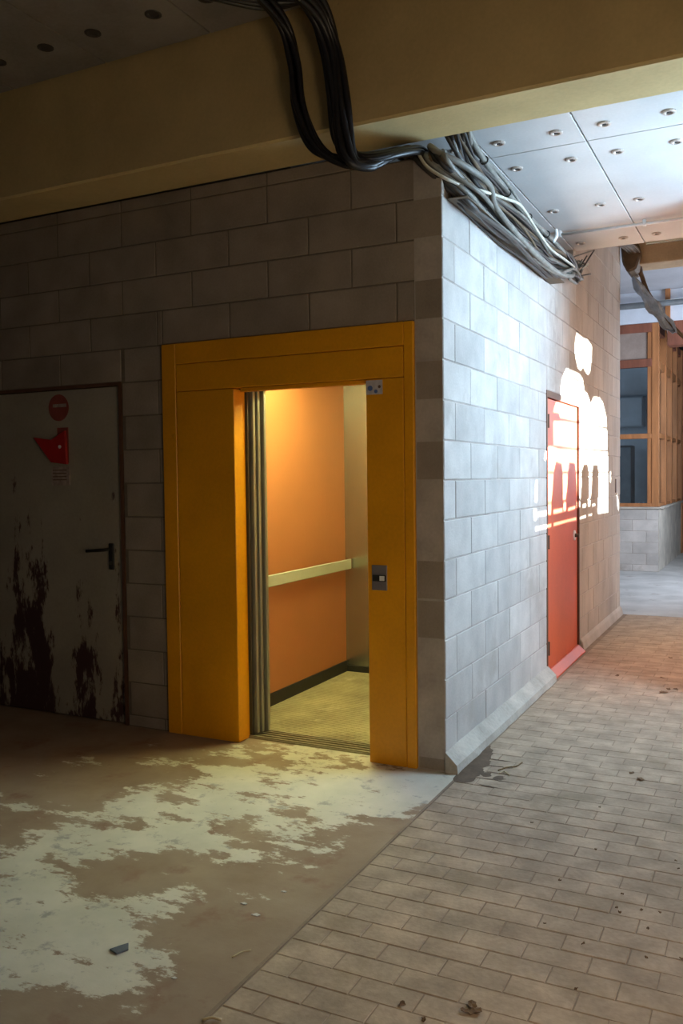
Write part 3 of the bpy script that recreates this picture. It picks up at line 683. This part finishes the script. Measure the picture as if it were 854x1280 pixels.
MB().box((-1.6, fy0+0.01, 0.985), (-1.5, fy1, 3.62)).obj('stile', M['wood'], w1, bevel=0.004)
for a, c in ((-1.5, KX-0.165), (-3.5, -1.6)):
    MB().box((a, KY+.03, 1.04), (c, KY+.036, 2.02)).obj('pane', M['glass'], w1)
    MB().box((a, KY+.03, 2.095), (c, KY+.036, 3.10)).obj('pane', M['glass'], w1)
    MB().box((a, KY+.02, 3.22), (c, KY+.05, 3.62)).obj('panel', M['wood_panel'], w1)
w2 = window('window_2', 'timber mullioned window run receding along the far room')
sx0, sx1 = KX-0.09, KX
for z0, z1, m_ in ((0.985, 1.03, 'wood'), (2.03, 2.10, 'wood'), (3.08, 3.20, 'wood'), (3.62, 3.75, 'wood_dark')):
    MB().box((sx0, KY+0.12, z0), (sx1, 13.5, z1)).obj('rail', M[m_], w2, bevel=0.004)
ys = [10.66, 11.5, 12.35, 13.2]
for y in ys: MB().box((sx0-0.02, y-0.05, 0.985), (sx1+0.02, y+0.05, 3.75)).obj('mullion', M['wood'], w2, bevel=0.004)
yy = [KY+0.12]+ys
for a, c in zip(yy, yy[1:]):
    MB().box((KX-.06, a+.02, 1.03), (KX-.054, c-.05, 2.03)).obj('pane', M['glass'], w2)
    MB().box((KX-.06, a+.02, 2.10), (KX-.054, c-.05, 3.08)).obj('pane', M['glass'], w2)
MB().box((sx0, 13.25, 0), (KX+0.03, 13.5, 3.75)).obj('end_post', M['wood'], w2, bevel=0.004)
MB().box((-3.5, KY-0.03, 3.755), (2.4, KY+0.02, 4.22)).obj('wall_fascia', M['whiteboard'])['kind'] = 'structure'
o = MB().box((KX+0.12, KY+0.0, 3.40), (2.4, KY+0.3, 3.755)).obj('ceiling_beam', M['wood_dark']); o['kind'] = 'structure'; o['label'] = 'dark brown lintel beside the far timber room'
t = MB().cyl((-3.0, 9.66, 4.00), (2.4, 9.66, 4.00), 0.045, 14).obj('pipe', M['pipe'], smooth=True); t['label'] = 'dark horizontal pipe over the far timber room'; t['category'] = 'pipe'
t = MB().box((-0.02, 9.72, 3.72), (0.05, 9.79, 4.22)).obj('post', M['wood'], bevel=0.004); t['label'] = 'short brown post in front of the pale far board'; t['category'] = 'post'
# inside the far room
MB().box((-3.5, 12.9, 0), (-0.3, 13.0, 4.2)).obj('wall_room', M['room_wall'])['kind'] = 'structure'
o = thing('cabinet', 'pale wall cabinet inside the far timber room', 'cabinet', (-0.95, 12.6, 2.35))
MB().box((-0.45, 0, 0), (0.25, 0.28, 0.55)).obj('body', M['room_wall'], o, bevel=0.01); MB().box((-0.43, -0.02, 0.02), (0.23, 0, 0.53)).obj('door', M['room_wall'], o, bevel=0.004)
o = thing('locker', 'tall dark locker inside the far timber room', 'locker', (-1.05, 12.2, 0))
MB().box((-0.2, 0, 0), (0.2, 0.45, 2.0)).obj('body', M['darkwall'], o, bevel=0.01); MB().box((-0.19, -0.02, 0.05), (0.19, 0, 1.96)).obj('door', M['pipe'], o, bevel=0.004)
for k in range(9):
    x = -0.68+k*0.052+rnd.uniform(-.015, .015); z = 0.985
    mb = MB(); a = rnd.uniform(.02, .06)
    mb.prism([(x-a, z), (x+a, z), (x+rnd.uniform(-a, a), z+rnd.uniform(.04, .11))], 1, KY+.10+rnd.uniform(0, .03), KY+.115+rnd.uniform(.03, .04))
    o = mb.obj('glass_shard', M['whiteboard']); o['label'] = 'whitish broken shard lying on the sill of the far window'; o['category'] = 'shard'; o['group'] = 'shards on the far window sill'
# end wall, side walls, added light baffle, gobo wall with sun-patch holes
MB().box((-4.6, 16, 0), (2.5, 16.1, 4.3)).obj('wall_end', M['darkwall'])['kind'] = 'structure'
MB().box((-4.7, -7, 0), (-4.6, 16, 4.3)).obj('wall_side', M['darkwall'])['kind'] = 'structure'
MB().box((1.12, 2.08, 0), (2.4, 2.24, 3.30)).obj('light_baffle', M['outer'])['kind'] = 'structure'  # unseen baffle added to give the cool light an edge
MB().box((0.30, 13.5, 0), (2.4, 13.6, 3.7)).box((KX, 13.5, 2.2), (0.3, 13.6, 3.7)).obj('wall_back', M['darkwall'])['kind'] = 'structure'

# unseen gobo wall shaping the sun patch: railing, balusters, ragged foliage outline as holes
def hole(zs, ox, oy, sc):
    out = []
    for a, c in zs:
        px, py = ox+a*sc, oy+c*sc
        d = fw+rt*((px-427)/F_PX)-up*((py-640)/F_PX); t = -CAM.x/d.x; p = CAM+d*t     # where that edge of light falls on x=0
        q = p-SUN_D*(2.4/abs(SUN_D.x))
        out.append((q.y, q.z))
    return out
s1, o1 = 120/854, (664, 410); s2, o2 = 120/854, (664, 530)
H = [hole(z, *o1, s1) for z in (
  [(405,40),(470,90),(505,100),(543,160),(540,290),(530,380),(510,412),(490,395),(468,345),(440,376),(415,350),(392,240),(392,130)],
  [(315,360),(350,370),(430,405),(465,450),(480,560),(505,580),(535,665),(560,610),(610,615),(640,660),(670,780),(676,878),(560,862),(430,828),(330,805),(275,795),(262,750),(212,745),(235,660),(268,640),(262,560),(275,450)])]
H += [hole(z, *o2, s2) for z in (
  [(215,-35),(330,-32),(430,-12),(560,18),(675,45),(684,100),(682,225),(600,222),(380,208),(300,196),(220,180),(215,168)],
  [(160,190),(210,192),(265,212),(330,214),(600,240),(686,245),(688,418),(600,418),(590,360),(555,360),(546,418),(512,418),(503,355),(468,355),(455,418),(412,418),(405,345),(357,335),(346,418),(296,418),(288,350),(240,328),(222,418),(160,418)],
  [(160,432),(219,432),(212,560),(200,690),(165,690)],
  [(298,432),(344,432),(340,560),(325,670),(300,670)],
  [(414,432),(453,432),(450,560),(440,670),(424,640)],
  [(515,432),(545,432),(540,560),(532,650),(515,650)],
  [(602,432),(688,432),(690,780),(600,795),(592,780),(600,650)],
  [(165,705),(200,700),(198,800),(165,800)],
  [(215,755),(298,740),(298,775),(215,793)],
  [(303,690),(330,685),(330,765),(303,768)],
  [(345,742),(412,722),(412,745),(345,768)],
  [(420,680),(438,680),(438,735),(420,740)],
  [(460,715),(492,705),(492,735),(460,740)],
  [(508,660),(530,655),(530,725),(508,728)],
  [(545,712),(575,705),(575,720),(545,728)],
  [(20,750),(52,750),(52,850),(24,850)],
  [(58,785),(140,768),(140,805),(58,818)],
  [(35,915),(200,880),(200,905),(38,945)],
  [(218,875),(380,835),(420,825),(420,845),(350,860),(218,900)],
  [(430,830),(492,808),(492,825),(430,842)],
  [(510,805),(545,795),(545,808),(510,815)],
  [(40,500),(62,500),(58,690),(35,690)],
  [(128,235),(138,235),(138,318),(115,318)],
  [(704,420),(714,420),(712,510),(704,520)],
  [(764,600),(784,700),(783,780),(768,720)])]
outer = [(2.24, -0.05), (16.1, -0.05), (16.1, 4.3), (2.24, 4.3)]
loops = [outer]+H
tris = tessellate_polygon([[Vector((p[0], p[1], 0)) for p in lp_] for lp_ in loops])
flat = [p for lp_ in loops for p in lp_]
mb = MB(); N = len(flat)
mb.add([(2.40, p[0], p[1]) for p in flat]+[(2.43, p[0], p[1]) for p in flat], [tuple(t) for t in tris]+[tuple(i+N for i in reversed(t)) for t in tris])
k0 = 0
for lp_ in loops:
    n = len(lp_); mb.f += [(k0+i, k0+(i+1) % n, k0+(i+1) % n+N, k0+i+N) for i in range(n)]; k0 += n
o = mb.obj('gobo_wall', M['outer']); o['kind'] = 'structure'  # unseen panel, holes traced back along the sun from the patch
MB().box((2.4, -7, 0), (2.5, 2.24, 4.3)).obj('wall_outer_near', M['outer'])['kind'] = 'structure'

# ------------------------------------------------------------------ litter
def floor_pt(px, py):
    d = fw+rt*((px-427)/F_PX)-up*((py-640)/F_PX); return CAM+d*(-CAM.z/d.z)
def leaf(px, py, size, lab, grp=None):
    p = floor_pt(px, py); mb = MB(); a0 = rnd.uniform(0, 6.28); n = 9
    vs = [(0, 0, 0.006)]
    for i in range(n):
        a = a0+2*math.pi*i/n; rr = size*(0.55+0.45*abs(math.cos(a-a0)))*rnd.uniform(.75, 1.1)
        vs.append((rr*math.cos(a), rr*math.sin(a), 0.002+rnd.uniform(0, .007)))
    mb.add(vs, [(0, 1+i, 1+(i+1) % n) for i in range(n)])
    o = mb.obj('dry_leaf', M['leaf']); o.location = (p.x, p.y, 0.001)
    md = o.modifiers.new('s', 'SOLIDIFY'); md.thickness = 0.0015
    o['label'] = lab; o['category'] = 'leaf'
    if grp: o['group'] = grp
leaf(590, 1258, 0.020, 'brown leaf at the top of the cluster at the bottom edge of the pavers')
leaf(594, 1266, 0.022, 'largest brown leaf of the cluster at the bottom edge of the pavers')
leaf(581, 1266, 0.013, 'brown crumb left of the leaf cluster at the bottom edge of the pavers')
leaf(503, 1257, 0.014, 'small dark leaf left of the leaf cluster near the bottom edge')
leaf(530, 1276, 0.010, 'dark crumb touching the bottom edge below the leaf cluster')
leaf(790, 967, 0.018, 'brown leaf, upper one of the pair on the mid pavers')
leaf(801, 975, 0.022, 'brown leaf, lower one of the pair on the mid pavers')
GL = 'reddish leaves scattered before the far corner'
for px, py, sz in ((830, 866, .03), (836, 862, .022), (828, 848, .02), (845, 862, .02), (772, 845, .02), (838, 823, .02)):
    leaf(px, py, sz, 'reddish brown leaf scattered on the pavers beyond the red door', GL)
GC = 'tiny dark crumbs on the pavers'
for px, py in ((745, 1063), (778, 1119), (771, 1136), (775, 1142), (802, 1139), (825, 1142), (810, 1162), (729, 1181), (808, 1199), (681, 1156), (845, 1077), (848, 1087), (720, 1238), (700, 1102), (665, 1030), (750, 1010), (852, 1200)):
    leaf(px, py, 0.0065, 'tiny dark crumb of leaf on the brick pavers', GC)
def stick(pts, r, mt, name, lab, cat):
    P = [floor_pt(*p) for p in pts]; P = [(p.x, p.y, r+0.001+0.004*(i % 2)) for i, p in enumerate(P)]
    o = MB().tube(catmull(P, 4), r, 6).obj(name, M[mt], smooth=True); o['label'] = lab; o['category'] = cat
stick([(623, 964), (634, 961), (645, 959), (653, 955)], 0.0035, 'twig', 'twig', 'thin brown twig on the damp pavers by the wall corner', 'twig')
stick([(624, 968), (630, 966), (637, 970)], 0.003, 'straw', 'straw', 'short straw lying against the twig by the wall corner', 'straw')
stick([(253, 1277), (265, 1276), (277, 1277)], 0.004, 'straw', 'straw', 'pale straw at the bottom edge of the floor', 'straw')
stick([(290, 1198), (302, 1193), (314, 1189)], 0.0025, 'straw', 'straw', 'pale straw on the brown screed beside the pavers', 'straw')
p = floor_pt(150, 1187)
o = MB().prism([(-0.025, -0.02), (0.012, -0.03), (0.03, 0.005), (0.005, 0.035), (-0.01, 0.01)], 2, 0, 0.006).obj('plastic_scrap', M['scrap'], bevel=0.001); o.location = (p.x, p.y, 0.001)
o['label'] = 'small blue grey plastic scrap on the flaking floor paint'; o['category'] = 'scrap'
# damp soil washed out at the foot of the corner, lying between and over the pavers
mb = MB(); pts = []
def blob(pts, z):
    c = sum((Vector((x, y, 0)) for x, y in pts), Vector())/len(pts)
    P = [Vector((x, y, 0)) for x, y in pts]; out = []; m_ = len(P)
    for i in range(m_):
        a, b_, c_, d = P[i-1], P[i], P[(i+1) % m_], P[(i+2) % m_]
        for k in range(6):
            t = k/6; q = 0.5*((2*b_)+(c_-a)*t+(2*a-5*b_+4*c_-d)*t*t+(3*b_-a-3*c_+d)*t**3)
            w = noise.noise(q*38)*0.012
            out.append((q.x+w*(q.x > 0.08), q.y+w, z))
    mb.add([(c.x, c.y, z+0.001)]+out, [(0, 1+i, 1+(i+1) % len(out)) for i in range(len(out))])
blob([(0.062, -0.07), (0.115, -0.11), (0.165, -0.07), (0.16, 0.0), (0.175, 0.07), (0.15, 0.13), (0.165, 0.2), (0.14, 0.3), (0.115, 0.42), (0.066, 0.5), (0.064, 0.2)], 0.0013)
for q in ([(0.19, -0.09), (0.23, -0.10), (0.30, -0.106), (0.25, -0.116)], [(0.17, -0.008), (0.26, -0.004), (0.34, -0.01), (0.25, -0.016)], [(0.17, 0.095), (0.25, 0.098), (0.31, 0.092), (0.24, 0.085)],
          [(0.16, 0.193), (0.23, 0.198), (0.29, 0.192), (0.22, 0.185)], [(0.14, 0.296), (0.20, 0.298), (0.25, 0.292), (0.19, 0.286)], [(0.18, 0.01), (0.22, 0.03), (0.21, 0.08), (0.17, 0.07)], [(0.25, 0.0), (0.30, 0.02), (0.27, 0.06), (0.24, 0.04)]):
    blob(q, 0.0014)
o = mb.obj('damp_soil', M['moss']); o['kind'] = 'stuff'; o['label'] = 'damp dark soil spread on pavers at the foot of the wall corner'; o['category'] = 'soil'
# one pale chip trail on the screed
for px, py, s_, lab in ((305, 1130, .012, 'upper pale paint chip beside the paver edge'), (320, 1144, .016, 'middle pale paint chip on the brown screed'), (218, 1223, .009, 'lowest pale paint chip on the brown screed'), (355, 1115, .010, 'pale paint chip on the screed farthest from the camera')):
    p = floor_pt(px, py); o = MB().prism([(-s_, -s_*.4), (s_*.6, -s_*.5), (s_, s_*.3), (-s_*.2, s_*.6)], 2, 0, 0.002).obj('paint_chip', M['chip']); o.location = (p.x, p.y, 0.001); o['label'] = lab; o['category'] = 'chip'
